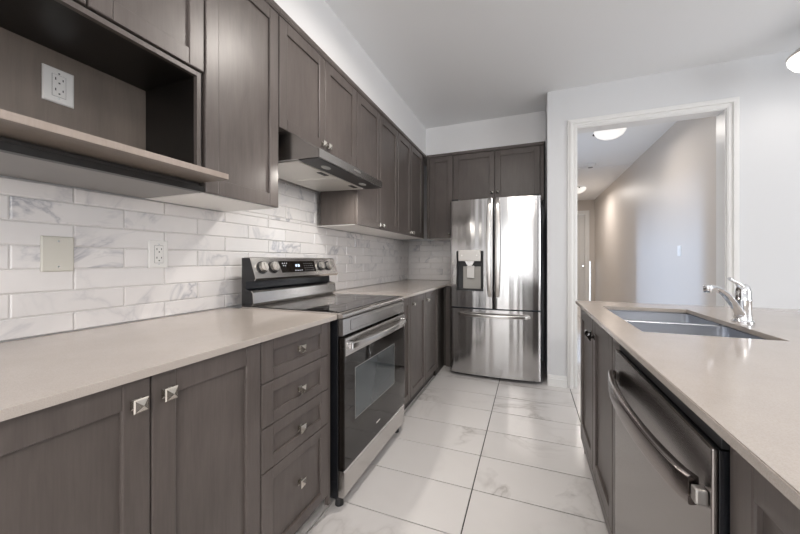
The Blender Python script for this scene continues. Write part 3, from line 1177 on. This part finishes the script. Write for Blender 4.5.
# rim flange joining the bowls
bm = BM()
X_ = [SX1 - .03, SX1 - .006, SX2 + .006, SX2 + .03]
box(bm, SX1 - .024, SX1 - .0085, SY1 - .028, SY2 + .028, ZI - .0225, ZI - .0195)
box(bm, SX2 + .0085, SX2 + .028, SY1 - .028, SY2 + .028, ZI - .0225, ZI - .0195)
box(bm, SX1 - .0085, SX2 + .0085, SY1 - .028, SY1 - .0085, ZI - .0225, ZI - .0195)
box(bm, SX1 - .0085, SX2 + .0085, SY2 + .0085, SY2 + .028, ZI - .0225, ZI - .0195)
box(bm, SX1 - .0085, SX2 + .0085, YM - .0125, YM + .0125, ZI - .030, ZI - .0232, .002)
obj('rim', bm, M_SINK, t)

# faucet
t = thing('faucet', 'chrome single-lever kitchen faucet on the island beside the sink', 'faucet', (2.405, 1.80, ZI))
fx, fy = 2.395, 1.785
bm = BM(); lathe(bm, (fx, fy, ZI + .0005), [(.033, 0), (.033, .004), (.028, .009), (.0275, .012), (.026, .085), (.0275, .088), (.0275, .093), (.026, .096), (.025, .125), (.021, .144), (.011, .157), (.002, .160)], 36)
obj('body', bm, M_CHROME, t, 40)
# spout arcs out over the bowls
bm = BM()
sd = Vector((-.62, -.55, 0)).normalized()
cps = [(0.012, .030), (.04, .052), (.08, .088), (.125, .121), (.17, .142), (.205, .149), (.226, .148)]
pts = [Vector((fx, fy, ZI)) + sd * a + Vector((0, 0, b)) for a, b in cps]
secs = [ell(.017, .015), ell(.0165, .013), ell(.016, .011), ell(.0155, .0095), ell(.0145, .009), ell(.013, .009), ell(.012, .009)]
sweep(bm, pts, secs)
sp = obj('spout', bm, M_CHROME, t, 50)
tip = pts[-1] + sd * .0105
bm = BM(); lathe(bm, (tip.x, tip.y, tip.z - .018), [(.010, 0), (.0125, .003), (.0135, .016), (.0135, .026), (.010, .030)], 24)
obj('aerator', bm, M_CHROME, sp, 40)
# lever
bm = BM()
pts = [Vector((fx, fy, ZI + .135)), Vector((fx - .014, fy - .008, ZI + .152)), Vector((fx - .030, fy - .012, ZI + .166)), Vector((fx - .042, fy - .016, ZI + .171)), Vector((fx - .052, fy - .018, ZI + .181))]
sweep(bm, pts, [ell(.014, .012), ell(.012, .009), ell(.009, .006), ell(.008, .005), ell(.009, .006)])
obj('lever', bm, M_CHROME, t, 50)

# sink cabinet (hollow: side, back, bottom panels), two doors
CT = ZI - .020
t = thing('sink_cabinet', 'dark two-door island cabinet under the sink, at the far end', 'cabinet', (2.2, 1.9, 0))
bm = BM()
box(bm, 1.893, 2.50, 2.325, 2.345, .001, CT); box(bm, 1.893, 2.50, 1.488, 1.504, .001, .72); box(bm, 2.485, 2.50, 1.504, 2.325, .10, CT)
box(bm, 1.893, 2.485, 1.504, 2.325, .10, .118); box(bm, 1.893, 1.912, 1.504, 2.325, .118, CT - .0)
obj('carcass', bm, M_WOOD, t)
bm = BM(); box(bm, 1.915, 1.93, 1.504, 2.325, .001, .0995)
obj('toe_kick', bm, M_KICK, t)
door(t, FI, 1.915, 2.343, .14, .905, (1.965, .822))
door(t, FI, 1.49, 1.912, .14, .905, (1.868, .822))
bm = BM(); box(bm, 1.893 - .02, 1.893, 1.49, 2.345, .09, .135, .001)
obj('bottom_rail', bm, M_WOOD, t)

# dishwasher
DY0, DY1 = .692, 1.350
t = thing('dishwasher', 'dark stainless dishwasher with bowed bar handle built into the island', 'dishwasher', (2.15, 1.07, 0))
bm = BM(); box(bm, 1.900, 2.45, DY0 + .004, DY1 - .004, .10, .70)
box(bm, 1.900, 1.922, DY0 + .004, DY1 - .004, .70, CT - .002)
obj('body', bm, M_BLACKPL, t)
bm = BM(); box(bm, 1.915, 2.40, DY0 + .004, DY1 - .004, .001, .0995)
obj('toe_kick', bm, M_BLACKPL, t)
bm = BM(); box(bm, 1.853, 1.862, DY0, DY1, .11, .891, .003)
dd = obj('door', bm, M_DARKSTEEL, t)
bm = BM(); box(bm, 1.8625, 1.8995, DY0, DY1, .11, .890, .001)
obj('door_liner', bm, M_BLACK, dd)
bm = BM(); box(bm, 1.866, 1.8995, DY0 + .002, DY1 - .002, .892, .922, .001)
obj('control_strip', bm, M_BLACKPL, dd)
bm = BM(); pts = []
n = 30
for k in range(n + 1):
    u = k / n
    y = DY0 + .030 + (DY1 - DY0 - .060) * u
    bow = math.sin(PI * u) ** .6 if 0 < u < 1 else 0
    pts.append((1.840 - .032 * bow, y, .800))
sweep(bm, pts, rrect(.010, .026, .006))
obj('handle', bm, M_DARKSTEEL_H, dd, 40)
for y in (DY0 + .0175, DY1 - .0175):
    bm = BM(); box(bm, 1.834, 1.8525, y - .010, y + .010, .788, .814, .004)
    obj('handle_mount', bm, M_KNOB, dd)
# filler between dishwasher and sink cabinet
t = thing('filler_panel', 'narrow dark filler strip between dishwasher and sink cabinet', 'cabinet filler', (1.9, 1.45, 0))
bm = BM(); box(bm, 1.873, 1.921, 1.354, 1.486, .001, CT - .001, .001)
obj('strip', bm, M_WOOD, t)

# near base cabinet
t = thing('base_cabinet', 'dark island base cabinet next to the dishwasher, at the lower right', 'cabinet', (2.2, .3, 0))
bm = BM(); box(bm, 1.893, 2.50, YN + .02, .688, .10, CT)
obj('carcass', bm, M_WOOD, t)
bm = BM(); box(bm, 1.93, 2.50, YN + .02, .688, .001, .0995)
obj('toe_kick', bm, M_KICK, t)
door(t, FI, .14, .688, .14, .920, (.19, .85), fw=.062, fb=.064)
door(t, FI, YN + .022, .137, .14, .920, (.09, .85), fw=.104, fb=.064)
# back panel of island
bm = BM(); box(bm, 2.503, 2.523, YN + .02, 2.345, .001, CT)
tag(obj('island_back_panel', bm, M_WOOD), 'dark wooden panel closing the seating side of the island', 'panel')


# ------------------------------------------------------------------ CEILING FIXTURES
def lamp_light(parent, x, y, z, power, col=(1, .93, .86), r=.10):
    l = bpy.data.lights.new('bulb', 'AREA')
    l.shape = 'DISK'
    l.energy, l.color, l.size = power, col, 2 * r
    o = bpy.data.objects.new('bulb', l)
    COL.objects.link(o)
    o.parent = parent
    o.location = Vector((x, y, z)) - org(parent)


def flush(label, x, y, z, r, m, clips=3, power=7):
    t = thing('ceiling_light', label, 'ceiling light', (x, y, z))
    bm = BM(); lathe(bm, (x, y, z), [(r * .62, -.0005), (r * .66, -.022), (r * .60, -.026), (r * .2, -.026)], 40)
    obj('base_plate', bm, M_NICKEL, t, 40)
    bm = BM(); lathe(bm, (x, y, z - .028), [(r * .97, 0), (r, -.004), (r * .97, -.024), (r * .82, -.062), (r * .5, -.094), (r * .2, -.108), (.002, -.110)], 48)
    obj('glass_shade', bm, m, t, 60)
    for k in range(clips):
        an = 2 * PI * k / clips + .6
        bm = BM(); c = Vector((x + math.cos(an) * r * 1.02, y + math.sin(an) * r * 1.02, z - .034))
        box(bm, c.x - .014, c.x + .014, c.y - .014, c.y + .014, c.z - .018, c.z + .004, .003)
        obj('clip', bm, M_SLOT, t)
    lamp_light(t, x, y, z - .15, power, r=.14)
    return t


flush('flush glass ceiling light in the hall, the bigger one just inside the opening', 2.49, 4.70, ZC, .170, M_LAMP2, power=6)
flush('small distant flush ceiling light deep in the hall', 2.56, 8.2, 2.82, .17, M_LAMP2, power=14)
# kitchen semi-flush over the island side
t = thing('ceiling_light', 'semi-flush ceiling light with metal pan and frosted bowl near the doorway wall', 'ceiling light', (3.33, 3.11, ZC))
lx, ly = 3.40, 3.08
bm = BM(); lathe(bm, (lx, ly, ZC), [(.065, -.0005), (.065, -.02), (.014, -.035), (.014, -.13), (.05, -.145), (.13, -.19), (.165, -.225), (.160, -.232), (.02, -.225)], 48)
obj('metal_pan', bm, M_NICKEL, t, 35)
bm = BM(); lathe(bm, (lx, ly, ZC - .234), [(.158, 0), (.162, -.006), (.158, -.03), (.135, -.065), (.09, -.09), (.04, -.102), (.002, -.104)], 48)
obj('glass_shade', bm, M_LAMP, t, 60)
lamp_light(t, lx, ly, ZC - .35, 0.8)
# kitchen ceiling light at the top edge of view
t = thing('ceiling_light', 'ceiling light over the kitchen aisle, its rim just entering the top edge', 'ceiling light', (1.24, 1.62, ZC))
bm = BM(); lathe(bm, (1.245, 1.68, ZC), [(.10, -.0005), (.17, -.035), (.175, -.045), (.168, -.052), (.10, -.046)], 48)
obj('metal_pan', bm, M_NICKEL, t, 35)
bm = BM(); lathe(bm, (1.245, 1.68, ZC - .053), [(.155, 0), (.15, -.02), (.11, -.05), (.05, -.066), (.002, -.07)], 48)
obj('glass_shade', bm, M_LAMP, t, 60)
lamp_light(t, 1.245, 1.68, ZC - .13, 12)

# smoke detector
t = thing('smoke_detector', 'small round white smoke detector on the hall ceiling', 'smoke detector', (2.53, 6.3, ZC))
bm = BM(); lathe(bm, (2.53, 6.35, ZC), [(.085, -.0005), (.088, -.02), (.080, -.035), (.055, -.05), (.02, -.054), (.001, -.054)], 36)
obj('housing', bm, M_PLATE, t, 40)
bm = BM(); lathe(bm, (2.53, 6.35, ZC - .0545), [(.038, 0), (.036, -.006), (.012, -.009), (.001, -.009)], 24)
obj('sensor_cap', bm, M_SLOTG, t, 40)

# light switch on the hall wall
bm = BM(); rect_loops(bm, FNX(3.1795), 4.66, 4.75, 1.255, 1.375, [(0, 0), (0, .004), (.004, .006)])
sw = tag(obj('light_switch', bm, M_PLATE), 'white light switch on the hall wall past the opening', 'switch')
bm = BM(); rect_loops(bm, FNX(3.1795), 4.69, 4.72, 1.285, 1.345, [(0, .0062), (.001, .009)])
o = obj('rocker', bm, M_TRIM, None); q = o.location.copy(); o.parent = sw; o.location = q - sw.location
